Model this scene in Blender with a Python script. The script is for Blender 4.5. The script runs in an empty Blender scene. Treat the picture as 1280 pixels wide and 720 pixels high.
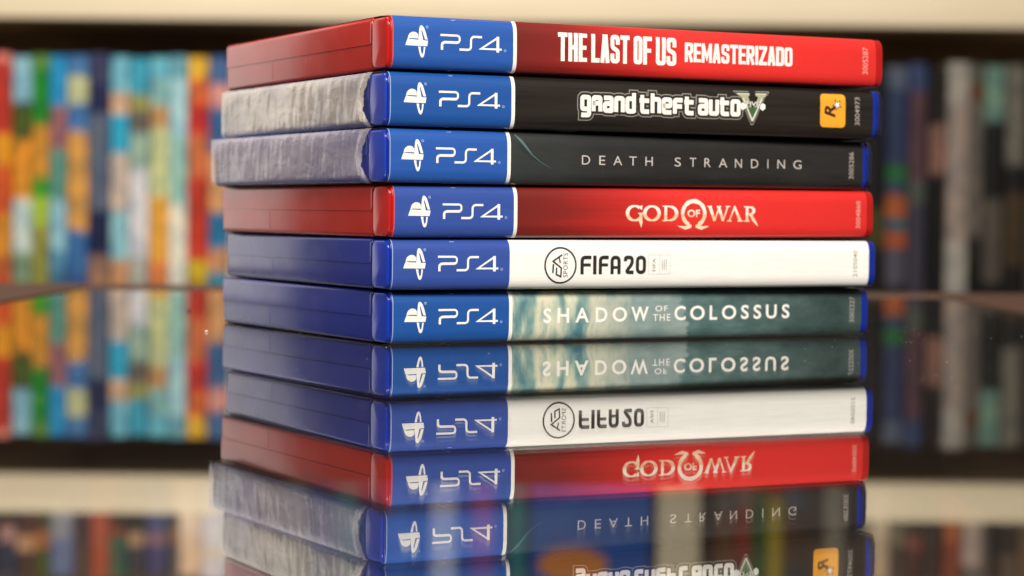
import bpy, bmesh, math, random
from mathutils import Vector, Matrix

# ---------------------------------------------------------------- camera, world, lights, exposure
S = bpy.context.scene
COL = S.collection
MM = 0.001
CAM_H = 37.906 * MM
cam_d = bpy.data.cameras.new("camera")
cam_d.sensor_width = 36.0
cam_d.lens = 2735.26 / 1280 * 36
cam_d.clip_start = 0.01
cam_d.clip_end = 50
cam_d.dof.use_dof = True
cam_d.dof.focus_distance = 0.628
cam_d.dof.aperture_fstop = 11.8
cam = bpy.data.objects.new("camera", cam_d)
COL.objects.link(cam)
cam.matrix_world = (Matrix.Translation((0, 0, CAM_H)) @ Matrix.Rotation(math.pi / 2 - 0.03369, 4, 'X')
                    @ Matrix.Rotation(0.010674, 4, 'Z'))
S.camera = cam

world = bpy.data.worlds.new("World")
S.world = world
world.use_nodes = True
wb = world.node_tree.nodes["Background"]
wb.inputs[0].default_value = (1.0, 0.86, 0.72, 1)
wb.inputs[1].default_value = 0.2


def area(name, loc, target, size, power, color):
    d = bpy.data.lights.new(name, 'AREA')
    d.shape = 'RECTANGLE'
    d.size, d.size_y = size
    d.energy = power
    d.color = color
    o = bpy.data.objects.new(name, d)
    COL.objects.link(o)
    o.location = loc
    o.rotation_euler = (Vector(target) - Vector(loc)).to_track_quat('-Z', 'Y').to_euler()
    return o


area("ceiling_lamp", (0.32, -0.62, 0.98), (0, 0.62, 0.05), (0.8, 0.5), 39, (1.0, 0.94, 0.86))
area("shelf_lamp", (-0.35, 1.05, 1.35), (-0.25, 2.3, 0.05), (0.5, 0.35), 23, (1.0, 0.93, 0.83))
area("end_sheen_fill", (-1.02, 1.86, 0.36), (-0.05, 0.68, 0.05), (0.6, 1.0), 2.0, (1.0, 0.94, 0.88))  # added source out of view, puts a sheen on the cases' short ends

area("end_face_fill", (-1.15, 0.10, 0.55), (-0.08, 0.68, 0.05), (0.5, 0.5), 6, (1.0, 0.95, 0.88))  # added fill out of view, brightens the plastic of the short ends

S.view_settings.view_transform = 'Standard'
S.view_settings.look = 'None'
S.view_settings.gamma = 1.0
S.view_settings.exposure = 0.0
S.cycles.use_denoising = True
S.cycles.caustics_reflective = False
S.cycles.caustics_refractive = False
S.cycles.max_bounces = 14
S.cycles.transparent_max_bounces = 16

rnd = random.Random(11)


# ---------------------------------------------------------------- helpers
def lin(c):
    return tuple(((v / 255) / 12.92 if v <= 10 else ((v / 255 + 0.055) / 1.055) ** 2.4) for v in c)


def link_obj(name, me, mat=None, parent=None):
    o = bpy.data.objects.new(name, me)
    COL.objects.link(o)
    if mat:
        me.materials.append(mat)
    if parent:
        o.parent = parent
    return o


def empty(name, loc, label, cat, group=None, rot=(0, 0, 0)):
    o = bpy.data.objects.new(name, None)
    o.empty_display_size = 0.02
    COL.objects.link(o)
    o.location = loc
    o.rotation_euler = rot
    o["label"] = label
    o["category"] = cat
    if group:
        o["group"] = group
    return o


def box_bm(x0, x1, y0, y1, z0, z1, bev=0.0, seg=2, bm=None):
    """box in millimetres"""
    own = bmesh.new()
    bmesh.ops.create_cube(own, size=1.0)
    for v in own.verts:
        v.co = Vector(((x0 + x1) / 2 + v.co.x * (x1 - x0), (y0 + y1) / 2 + v.co.y * (y1 - y0),
                       (z0 + z1) / 2 + v.co.z * (z1 - z0))) * MM
    if bev > 0:
        bmesh.ops.bevel(own, geom=own.edges[:], offset=bev * MM, segments=seg, profile=0.5, affect='EDGES')
    if bm is None:
        return own
    me = bpy.data.meshes.new("tmp")
    own.to_mesh(me)
    own.free()
    bm.from_mesh(me)
    bpy.data.meshes.remove(me)
    return bm


def bm_obj(name, bm, mat, parent=None, smooth=True):
    me = bpy.data.meshes.new(name)
    bmesh.ops.recalc_face_normals(bm, faces=bm.faces[:])
    bm.to_mesh(me)
    bm.free()
    if smooth:
        for p in me.polygons:
            p.use_smooth = True
        me.set_sharp_from_angle(angle=math.radians(38))
    return link_obj(name, me, mat, parent)


# ---------------------------------------------------------------- materials
def new_mat(name):
    m = bpy.data.materials.new(name)
    m.use_nodes = True
    nt = m.node_tree
    return m, nt, nt.nodes["Principled BSDF"]


def node(nt, kind, **kw):
    n = nt.nodes.new(kind)
    for k, v in kw.items():
        setattr(n, k, v)
    return n


def mm_coords(nt, scale=(1, 1, 1), loc=(0, 0, 0)):
    """object coordinates in millimetres, then scaled"""
    tc = node(nt, "ShaderNodeTexCoord")
    mp = node(nt, "ShaderNodeMapping")
    mp.inputs["Scale"].default_value = tuple(1000 * s for s in scale)
    mp.inputs["Location"].default_value = loc
    nt.links.new(tc.outputs["Object"], mp.inputs["Vector"])
    return mp.outputs["Vector"]


def ramp(nt, fac, stops, interp='LINEAR'):
    r = node(nt, "ShaderNodeValToRGB")
    r.color_ramp.interpolation = interp
    el = r.color_ramp.elements
    while len(el) > 1:
        el.remove(el[-1])
    el[0].position = stops[0][0]
    el[0].color = (*stops[0][1], 1)
    for p, c in stops[1:]:
        e = el.new(p)
        e.color = (*c, 1)
    nt.links.new(fac, r.inputs["Fac"])
    return r.outputs["Color"]


def noise(nt, vec, scale, detail=3, rough=0.55, dist=0.0):
    n = node(nt, "ShaderNodeTexNoise")
    n.inputs["Scale"].default_value = scale
    n.inputs["Detail"].default_value = detail
    n.inputs["Roughness"].default_value = rough
    n.inputs["Distortion"].default_value = dist
    nt.links.new(vec, n.inputs["Vector"])
    return n.outputs["Fac"]


def mixc(nt, fac, a, b, mode='MIX'):
    m = node(nt, "ShaderNodeMix", data_type='RGBA', blend_type=mode)
    for sock, v in ((m.inputs["Factor"], fac), (m.inputs["A"], a), (m.inputs["B"], b)):
        if isinstance(v, (int, float)):
            sock.default_value = v
        elif isinstance(v, tuple):
            sock.default_value = (*v, 1) if len(v) == 3 else v
        else:
            nt.links.new(v, sock)
    # colour mixes expose several A/B sockets: use the RGBA ones
    return m.outputs["Result"]


def mix_rgb(nt, fac, a, b, mode='MIX'):
    m = node(nt, "ShaderNodeMixRGB", blend_type=mode)
    for sock, v in ((m.inputs[0], fac), (m.inputs[1], a), (m.inputs[2], b)):
        if isinstance(v, (int, float)):
            sock.default_value = v
        elif isinstance(v, tuple):
            sock.default_value = (*v, 1)
        else:
            nt.links.new(v, sock)
    return m.outputs[0]


def math_n(nt, op, a, b=None, clamp=False):
    m = node(nt, "ShaderNodeMath", operation=op, use_clamp=clamp)
    for sock, v in ((m.inputs[0], a), (m.inputs[1], b)):
        if v is None:
            continue
        if isinstance(v, (int, float)):
            sock.default_value = v
        else:
            nt.links.new(v, sock)
    return m.outputs[0]


def sep(nt, vec):
    s = node(nt, "ShaderNodeSeparateXYZ")
    nt.links.new(vec, s.inputs[0])
    return s.outputs


def bump(nt, b, height, strength, dist=0.0001):
    n = node(nt, "ShaderNodeBump")
    n.inputs["Strength"].default_value = strength
    n.inputs["Distance"].default_value = dist
    nt.links.new(height, n.inputs["Height"])
    nt.links.new(n.outputs[0], b.inputs["Normal"])


def plastic(name, rgb, rough=0.28, sub=0.0, smudge=True):
    m, nt, b = new_mat(name)
    v = mm_coords(nt)
    n1 = noise(nt, v, 0.045, 3, 0.6)
    c = lin(rgb)
    nt.links.new(ramp(nt, n1, [(0.3, tuple(x * 0.9 for x in c)), (0.7, tuple(min(1, x * 1.1) for x in c))]), b.inputs["Base Color"])
    if smudge:
        n2 = noise(nt, v, 0.09, 4, 0.65, 0.6)
        nt.links.new(ramp(nt, n2, [(0.35, (rough * 0.9,) * 3), (0.62, (rough * 1.25,) * 3)]), b.inputs["Roughness"])
    else:
        b.inputs["Roughness"].default_value = rough
    b.inputs["IOR"].default_value = 1.56
    b.inputs["Subsurface Weight"].default_value = sub
    b.inputs["Subsurface Radius"].default_value = (0.004, 0.002, 0.006)
    b.inputs["Subsurface Scale"].default_value = 1.0
    n3 = noise(nt, v, 1.3, 2)
    bump(nt, b, n3, 0.02)
    return m


def printed(name, rgb=None, color_fn=None, rough=0.16, coat=0.7):
    m, nt, b = new_mat(name)
    if color_fn:
        nt.links.new(color_fn(nt), b.inputs["Base Color"])
    else:
        v = mm_coords(nt, (0.05, 1, 1.0))
        n = noise(nt, v, 1.4, 3)
        c = lin(rgb)
        nt.links.new(ramp(nt, n, [(0.3, tuple(x * 0.93 for x in c)), (0.7, tuple(min(1, x * 1.05) for x in c))]), b.inputs["Base Color"])
    b.inputs["Roughness"].default_value = 0.5
    b.inputs["Specular IOR Level"].default_value = 0.25
    b.inputs["Coat Weight"].default_value = coat
    b.inputs["Coat Roughness"].default_value = rough
    v2 = mm_coords(nt, (0.06, 1, 1))
    bump(nt, b, math_n(nt, "ADD", noise(nt, v2, 0.9, 3), math_n(nt, "MULTIPLY", noise(nt, mm_coords(nt, (0.03, 1, 0.2)), 1.0, 2), 4.0)), 0.16)
    return m


def flat(name, rgb, rough=0.5, coat=0.0):
    m, nt, b = new_mat(name)
    v = mm_coords(nt)
    c = lin(rgb)
    nt.links.new(ramp(nt, noise(nt, v, 0.6, 2), [(0.35, tuple(x * 0.95 for x in c)), (0.65, c)]), b.inputs["Base Color"])
    b.inputs["Roughness"].default_value = rough
    b.inputs["Coat Weight"].default_value = coat
    b.inputs["Coat Roughness"].default_value = 0.25
    return m


M = {}
M["white_ink"] = flat("white_ink", (250, 247, 240), 0.5, 0.3)
M["pale_blue_ink"] = flat("pale_blue_ink", (150, 175, 225), 0.5, 0.3)
M["black_ink"] = flat("black_ink", (32, 26, 22), 0.5, 0.3)
M["grey_ink"] = flat("grey_ink", (150, 145, 135), 0.5, 0.3)
M["faint_ink"] = flat("faint_ink", (205, 198, 192), 0.5, 0.3)
M["brown_ink"] = flat("brown_ink", (60, 25, 10), 0.5, 0.3)
M["orange_ink"] = flat("orange_ink", (248, 170, 38), 0.5, 0.3)
M["green_ink"] = flat("green_ink", (62, 98, 58), 0.5, 0.3)
M["olive_ink"] = flat("olive_ink", (172, 174, 142), 0.5, 0.3)
M["cream_ink"] = flat("cream_ink", (246, 225, 190), 0.5, 0.3)
M["silver_ink"] = flat("silver_ink", (205, 196, 190), 0.5, 0.3)
M["red_code_ink"] = flat("red_code_ink", (240, 172, 158), 0.5, 0.3)
M["dim_ink"] = flat("dim_ink", (178, 168, 160), 0.5, 0.3)
M["cyan_ink"] = flat("cyan_ink", (84, 112, 112), 0.5, 0.3)
M["dark_teal_ink"] = flat("dark_teal_ink", (28, 40, 42), 0.5, 0.3)
M["red_print"] = printed("red_print", (200, 50, 48))
M["teal_print"] = printed("teal_print", (70, 130, 132))
M["black_print"] = printed("black_print", (24, 22, 20))
M["white_print"] = printed("white_print", (252, 249, 243))
M["pink_print"] = printed("pink_print", (225, 90, 85))
M["blue_print"] = printed("blue_print", (36, 88, 172))
M["violet_blue_print"] = printed("violet_blue_print", (50, 80, 162))
M["deep_blue_print"] = printed("deep_blue_print", (24, 82, 160))


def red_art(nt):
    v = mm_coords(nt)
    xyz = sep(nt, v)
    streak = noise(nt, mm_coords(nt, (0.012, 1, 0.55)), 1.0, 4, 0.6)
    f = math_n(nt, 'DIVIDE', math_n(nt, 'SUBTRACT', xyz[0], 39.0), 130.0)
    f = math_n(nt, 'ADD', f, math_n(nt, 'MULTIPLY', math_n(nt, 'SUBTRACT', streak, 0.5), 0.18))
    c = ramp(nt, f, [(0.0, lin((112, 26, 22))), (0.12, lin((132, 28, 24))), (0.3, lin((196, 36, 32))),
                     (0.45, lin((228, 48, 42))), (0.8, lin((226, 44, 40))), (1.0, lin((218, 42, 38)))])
    vo = node(nt, "ShaderNodeTexVoronoi")
    vo.inputs["Scale"].default_value = 1.1
    nt.links.new(v, vo.inputs["Vector"])
    dots = ramp(nt, vo.outputs["Distance"], [(0.0, (0.86,) * 3), (0.35, (1, 1, 1))])
    return mix_rgb(nt, 0.6, c, dots, 'MULTIPLY')


def black_art(nt):
    v = mm_coords(nt, (0.02, 1, 0.5))
    return ramp(nt, noise(nt, v, 1.0, 4), [(0.3, lin((17, 12, 10))), (0.7, lin((36, 29, 24)))])


def slate_art(nt):
    v = mm_coords(nt, (0.06, 1, 0.3))
    n = noise(nt, v, 1.0, 5, 0.6, 0.4)
    x = sep(nt, mm_coords(nt))[0]
    base = ramp(nt, n, [(0.3, lin((22, 22, 22))), (0.7, lin((46, 46, 45)))])
    mist = ramp(nt, math_n(nt, 'DIVIDE', x, 170.0), [(0.22, lin((58, 66, 66))), (0.42, lin((38, 40, 40))), (0.6, lin((30, 29, 28)))])
    return mix_rgb(nt, 0.5, base, mist)


def colossus_art(nt):
    v = mm_coords(nt)
    xyz = sep(nt, v)
    x = math_n(nt, 'DIVIDE', xyz[0], 170.0)
    st = noise(nt, mm_coords(nt, (0.17, 0.3, 0.06)), 1.0, 4, 0.5, 0.25)
    streak = ramp(nt, st, [(0.30, lin((74, 122, 134))), (0.42, lin((128, 160, 156))), (0.52, lin((188, 200, 178))),
                           (0.60, lin((222, 216, 190))), (0.72, lin((150, 178, 166)))])
    grey = ramp(nt, noise(nt, mm_coords(nt, (0.12, 0.4, 0.2)), 1.0, 4), [(0.3, lin((118, 142, 142))), (0.7, lin((152, 168, 164)))])
    pale = mix_rgb(nt, ramp(nt, x, [(0.36, (0, 0, 0)), (0.50, (1, 1, 1))]), streak, grey)
    rock = ramp(nt, noise(nt, mm_coords(nt, (0.10, 0.4, 0.22)), 1.0, 5, 0.65), [(0.3, lin((62, 94, 94))), (0.7, lin((104, 134, 132)))])
    dark = ramp(nt, x, [(0.58, (1, 1, 1)), (0.74, (0.75, 0.72, 0.72)), (0.9, (0.40, 0.38, 0.38))])
    rock = mix_rgb(nt, 1.0, rock, dark, 'MULTIPLY')
    wob = math_n(nt, 'MULTIPLY', math_n(nt, 'SUBTRACT', noise(nt, mm_coords(nt, (0.0, 0.0, 0.32)), 1.0, 4, 0.6), 0.5), 0.06)
    slope = math_n(nt, 'MULTIPLY', math_n(nt, 'SUBTRACT', xyz[2], 7.4), 0.0011)
    edge = math_n(nt, 'ADD', math_n(nt, 'ADD', x, wob), slope)
    return mix_rgb(nt, ramp(nt, edge, [(0.583, (0, 0, 0)), (0.587, (1, 1, 1))]), pale, rock)


def gold_white(nt):
    z = sep(nt, mm_coords(nt))[2]
    n = noise(nt, mm_coords(nt), 0.7, 3)
    f = math_n(nt, 'ADD', math_n(nt, 'DIVIDE', z, 15.0), math_n(nt, 'MULTIPLY', math_n(nt, 'SUBTRACT', n, 0.5), 0.15))
    return ramp(nt, f, [(0.30, lin((255, 222, 190))), (0.44, lin((228, 188, 150))), (0.50, lin((252, 238, 220))), (0.7, lin((255, 240, 225)))])


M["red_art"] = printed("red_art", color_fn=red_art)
M["black_art"] = printed("black_art", color_fn=black_art)
M["slate_art"] = printed("slate_art", color_fn=slate_art)
M["colossus_art"] = printed("colossus_art", color_fn=colossus_art)
M["gold_ink"] = printed("gold_ink", color_fn=gold_white)
M["red_plastic"] = plastic("red_plastic", (182, 32, 24), 0.17)
M["red_hinge"] = plastic("red_hinge", (190, 18, 14), 0.2, 0.15, False)
M["blue_plastic"] = plastic("blue_plastic", (22, 42, 134), 0.17)
M["blue_hinge"] = plastic("blue_hinge", (6, 42, 156), 0.2, 0.15, False)


M["red_cap"] = plastic("red_cap", (200, 22, 17), 0.16, 0.3, False)  # caps and hinges: case plastic painted brighter for light passing through the wall
M["blue_cap"] = plastic("blue_cap", (6, 56, 184), 0.16, 0.3, False)


def film_material(name, gain, tint):
    m = bpy.data.materials.new(name)
    m.use_nodes = True
    nt = m.node_tree
    b = nt.nodes["Principled BSDF"]
    xyz = sep(nt, mm_coords(nt))
    # clear over the hinge, milky and scuffed where the film is gathered
    creep = math_n(nt, 'MULTIPLY', math_n(nt, 'SUBTRACT', noise(nt, mm_coords(nt, (0.1, 0.0, 0.30)), 1.0, 3), 0.5), 4.0)
    zz = math_n(nt, 'DIVIDE', math_n(nt, 'SUBTRACT', xyz[2], 7.5), 7.5)
    arch = math_n(nt, 'MULTIPLY', math_n(nt, 'MULTIPLY', zz, zz), 5.0)
    d = math_n(nt, 'ADD', math_n(nt, 'ADD', xyz[1], creep), arch)
    milky = ramp(nt, math_n(nt, 'DIVIDE', d, 60.0), [(0.262, (0.04,) * 3), (0.267, (0.95,) * 3), (0.31, (1.1,) * 3), (0.37, (0.78,) * 3), (0.6, (0.78,) * 3), (1.0, (0.92,) * 3)])
    fine = noise(nt, mm_coords(nt, (1, 0.30, 0.07)), 1.0, 3, 0.55, 0.5)
    slant = noise(nt, mm_coords(nt, (1, 0.09, 0.22)), 1.0, 2, 0.5, 0.9)
    broad = noise(nt, mm_coords(nt, (1, 0.035, 0.07)), 1.0, 2, 0.5, 0.3)
    wr = ramp(nt, fine, [(0.30, (0.93,) * 3), (0.5, (0.98,) * 3), (0.66, (1.08,) * 3)])
    sl = ramp(nt, slant, [(0.30, (0.84,) * 3), (0.45, (1.0,) * 3), (0.7, (1.05,) * 3)])
    patch = ramp(nt, broad, [(0.34, (0.84,) * 3), (0.6, (1.08,) * 3)])
    ed = ramp(nt, math_n(nt, 'DIVIDE', xyz[2], 15.6), [(0.0, (0.12,) * 3), (0.06, (0.3,) * 3), (0.14, (0.95,) * 3), (0.88, (1,) * 3), (0.97, (0.9,) * 3)])
    a = milky
    for k in (wr, sl, patch, ed):
        a = mix_rgb(nt, 1.0, a, k, 'MULTIPLY')
    nt.links.new(math_n(nt, 'MULTIPLY', a, gain, True), b.inputs["Alpha"])
    b.inputs["Base Color"].default_value = (*lin(tint), 1)
    b.inputs["Roughness"].default_value = 0.14
    b.inputs["Coat Weight"].default_value = 1.0
    b.inputs["Coat Roughness"].default_value = 0.06
    crinkle = math_n(nt, 'ADD', fine, math_n(nt, 'MULTIPLY', slant, 1.6))
    bump(nt, b, crinkle, 0.55, 0.0005)
    return m


def clear_film():
    m = bpy.data.materials.new("clear_film")
    m.use_nodes = True
    nt = m.node_tree
    nt.nodes.remove(nt.nodes["Principled BSDF"])
    out = nt.nodes["Material Output"]
    t = node(nt, "ShaderNodeBsdfTransparent")
    g = node(nt, "ShaderNodeBsdfGlossy")
    g.inputs["Roughness"].default_value = 0.12
    g.inputs["Color"].default_value = (0.9, 0.9, 1, 1)
    mx = node(nt, "ShaderNodeMixShader")
    fr = node(nt, "ShaderNodeFresnel")
    fr.inputs["IOR"].default_value = 1.45
    n = noise(nt, mm_coords(nt, (1, 0.2, 0.5)), 1.0, 4)
    bp = node(nt, "ShaderNodeBump")
    bp.inputs["Strength"].default_value = 0.5
    bp.inputs["Distance"].default_value = 0.0005
    nt.links.new(n, bp.inputs["Height"])
    nt.links.new(bp.outputs[0], g.inputs["Normal"])
    nt.links.new(math_n(nt, 'ADD', fr.outputs[0], 0.05), mx.inputs[0])
    nt.links.new(t.outputs[0], mx.inputs[1])
    nt.links.new(g.outputs[0], mx.inputs[2])
    nt.links.new(mx.outputs[0], out.inputs["Surface"])
    return m


M["film"] = film_material("cloudy_film", 0.88, (224, 213, 200))
M["film_thin"] = film_material("thin_film", 0.66, (204, 194, 206))
M["clear_film"] = clear_film()

# glass: a real slab with two refracting faces, so reflections get their faint second image
m, nt, b = new_mat("table_glass")
b.inputs["Base Color"].default_value = (0.93, 0.97, 0.95, 1)
b.inputs["Roughness"].default_value = 0.0
b.inputs["IOR"].default_value = 1.52
b.inputs["Transmission Weight"].default_value = 1.0
nt.links.new(ramp(nt, noise(nt, mm_coords(nt, (0.01, 0.01, 0.01)), 1.0, 4, 0.6), [(0.45, (0.0,) * 3), (0.75, (0.02,) * 3)]), b.inputs["Roughness"])
dusty = node(nt, "ShaderNodeBsdfDiffuse")
dusty.inputs["Color"].default_value = (0.42, 0.38, 0.34, 1)
mxs = node(nt, "ShaderNodeMixShader")
nt.links.new(ramp(nt, noise(nt, mm_coords(nt, (0.02, 0.02, 0.02)), 1.0, 5, 0.7), [(0.35, (0.002,) * 3), (0.7, (0.014,) * 3)]), mxs.inputs[0])
nt.links.new(b.outputs[0], mxs.inputs[1])
nt.links.new(dusty.outputs[0], mxs.inputs[2])
nt.links.new(mxs.outputs[0], nt.nodes["Material Output"].inputs["Surface"])
M["glass"] = m

m, nt, b = new_mat("stained_wood")
g = noise(nt, mm_coords(nt, (0.02, 0.3, 0.3)), 1.0, 5, 0.6, 0.5)
nt.links.new(ramp(nt, g, [(0.3, lin((56, 30, 18))), (0.7, lin((88, 52, 32)))]), b.inputs["Base Color"])
b.inputs["Roughness"].default_value = 0.5
M["wood"] = m

m, nt, b = new_mat("cream_board")
nt.links.new(ramp(nt, noise(nt, mm_coords(nt, (0.004, 0.02, 0.05)), 1.0, 4), [(0.3, lin((216, 200, 170))), (0.7, lin((228, 213, 184)))]), b.inputs["Base Color"])
b.inputs["Roughness"].default_value = 0.5
M["cream"] = m

m, nt, b = new_mat("dark_back_panel")
nt.links.new(ramp(nt, noise(nt, mm_coords(nt, (0.02, 0.02, 0.004)), 1.0, 4), [(0.3, lin((112, 90, 64))), (0.7, lin((132, 106, 76)))]), b.inputs["Base Color"])
b.inputs["Roughness"].default_value = 0.7
M["back"] = m

m, nt, b = new_mat("page_paper")
nt.links.new(ramp(nt, noise(nt, mm_coords(nt, (1.5, 0.05, 0.01)), 1.0, 3), [(0.3, lin((196, 184, 160))), (0.7, lin((222, 212, 190)))]), b.inputs["Base Color"])
b.inputs["Roughness"].default_value = 0.8
M["paper"] = m

# ---------------------------------------------------------------- glass-topped table
table = empty("coffee_table", (0, 0.6, 0), "wood-framed table with a clear glass top that mirrors the stack and the shelf", "table")
TY = 600  # table origin in mm


def table_part(name, x0, x1, y0, y1, z0, z1, mat, bev):
    return bm_obj(name, box_bm(x0, x1, y0 - TY, y1 - TY, z0, z1, bev), mat, table)


glass = table_part("glass_top", -206, 208, 96, 1058, -6, 0, M["glass"], 0.0)
gx0, gx1, gy0, gy1 = -206, 208, 96, 1058
table_part("frame_rail", gx0 - 60, gx1 + 60, gy1 + 0.4, gy1 + 42, -98, 0.8, M["wood"], 0.8)
table_part("frame_rail", gx0 - 60, gx1 + 60, gy0 - 46, gy0 - 0.4, -98, 0.8, M["wood"], 1.0)
table_part("frame_rail", gx0 - 60, gx0 - 0.4, gy0, gy1, -98, 0.8, M["wood"], 1.0)
table_part("frame_rail", gx1 + 0.4, gx1 + 60, gy0, gy1, -98, 0.8, M["wood"], 1.0)


# ---------------------------------------------------------------- bookshelf
YF = 2240
shelf = empty("bookshelf", (0, YF * MM, 0), "cream bookshelf with a dark back standing behind the table, rows of books on its boards", "bookshelf")


def shelf_part(name, x0, x1, y0, y1, z0, z1, mat, bev=1.0):
    o = bm_obj(name, box_bm(x0, x1, y0, y1, z0, z1, bev), mat, shelf)
    return o


BZ = [(-479, -440), (-124, -85), (233.6, 272.6), (500, 539)]   # boards bottom, top
for z0, z1 in BZ:
    shelf_part("board", -700, 700, 18.2, 300, z0 + 1.5, z1, M["back"])  # board body in brown, shade under the boards put into its colour
    shelf_part("board_edge", -700, 700, 0, 18, z0, z1 + 0.3, M["cream"])
for i in (0, 2):
    shelf_part("divider", 153, 196, 1, 300, BZ[i][1] + 0.2, BZ[i + 1][0] - 0.2, M["cream"])
shelf_part("side_panel", -740, -700.5, 0, 300, -479, 539, M["cream"])
shelf_part("side_panel", 700.5, 740, 0, 300, -479, 539, M["cream"])
shelf_part("back_panel", -740, 740, 300.5, 306, -479, 539, M["back"])


# ---------------------------------------------------------------- books: cover with painted blocks of colour, and its pages
def cover_mat(stops, seed, speck):
    m, nt, b = new_mat("printed_cover")
    tc = node(nt, "ShaderNodeTexCoord")
    g = sep(nt, tc.outputs["Generated"])
    wob = noise(nt, mm_coords(nt, (0.05, 0.0, 0.05), (seed * 13.1, seed * 7.7, seed * 3.3)), 1.0, 3)
    f = math_n(nt, 'ADD', g[2], math_n(nt, 'MULTIPLY', math_n(nt, 'SUBTRACT', wob, 0.5), 0.05))
    c = ramp(nt, f, [(p, lin(col)) for p, col in stops])
    if speck > 0:
        n = noise(nt, mm_coords(nt, (0.09, 0.0, 0.05), (seed * 5.1, seed, seed * 9.7)), 1.0, 2, 0.7)
        k = ramp(nt, n, [(0.42, (0.55, 0.62, 0.7)), (0.5, (1, 1, 1)), (0.60, (1.55, 1.35, 1.1))], 'LINEAR')
        c = mix_rgb(nt, speck, c, k, 'MULTIPLY')
    nt.links.new(c, b.inputs["Base Color"])
    b.inputs["Roughness"].default_value = 0.5
    b.inputs["Specular IOR Level"].default_value = 0.15
    return m


book_i = [0]


def book(x0, x1, zb, ztop, cols, label, group, depth=185, yoff=None, speck=0.5, lean=0.0, name="book", cat="book"):
    """cols: colours from top to bottom as (fraction of height covered, rgb)"""
    book_i[0] += 1
    k = book_i[0]
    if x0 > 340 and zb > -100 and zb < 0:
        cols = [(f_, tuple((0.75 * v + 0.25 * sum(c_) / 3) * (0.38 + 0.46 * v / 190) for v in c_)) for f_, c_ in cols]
    yo = (6 + rnd.random() * 7) if yoff is None else yoff
    w, h = x1 - x0 - 0.8, ztop - zb
    o = empty(name, ((x0 + x1) / 2 * MM, (YF + yo) * MM, (zb + 0.15) * MM), label, cat, group, (0, lean, 0))
    stops, z = [], 1.0
    cols = [(fr, tuple(0.88 * (0.87 * v + 0.13 * (sum(c_) / 3)) for v in c_)) for fr, c_ in cols]
    tot = sum(c[0] for c in cols)
    blocks = []
    for fr, col in cols:
        blocks.append((z - fr / tot, z, col))
        z -= fr / tot
    for z0, z1, col in reversed(blocks):
        e = min(0.012, (z1 - z0) * 0.2)
        if not stops:
            stops.append((0.0, col))
        else:
            stops.append((z0 + e, col))
        stops.append((z1 - e, col))
    stops = stops[:31]
    bm = bmesh.new()
    t = 2.2 if w > 12 else 1.2
    # C-shaped cover, rounded a little at the spine
    prof = [(-w / 2, depth), (-w / 2, 2.5), (-w / 2 + 1.6, 0.5), (-w / 4, 0), (w / 4, 0), (w / 2 - 1.6, 0.5), (w / 2, 2.5), (w / 2, depth),
            (w / 2 - t, depth), (w / 2 - t, t + 2), (-w / 2 + t, t + 2), (-w / 2 + t, depth)]
    lo = [bm.verts.new((p[0] * MM, p[1] * MM, 0)) for p in prof]
    hi = [bm.verts.new((p[0] * MM, p[1] * MM, h * MM)) for p in prof]
    n = len(prof)
    for i in range(n):
        j = (i + 1) % n
        bm.faces.new((lo[i], lo[j], hi[j], hi[i]))
    bm.faces.new(hi)
    bm.faces.new(lo[::-1])
    bm_obj("cover", bm, cover_mat(stops, k, speck), o)
    bm_obj("pages", box_bm(-w / 2 + t + 0.1, w / 2 - t - 0.1, t + 2.3, depth - 3, 2, h - 3), M["paper"], o, False)
    return o


def X(px):
    return (px - 640) / 1.221


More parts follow.
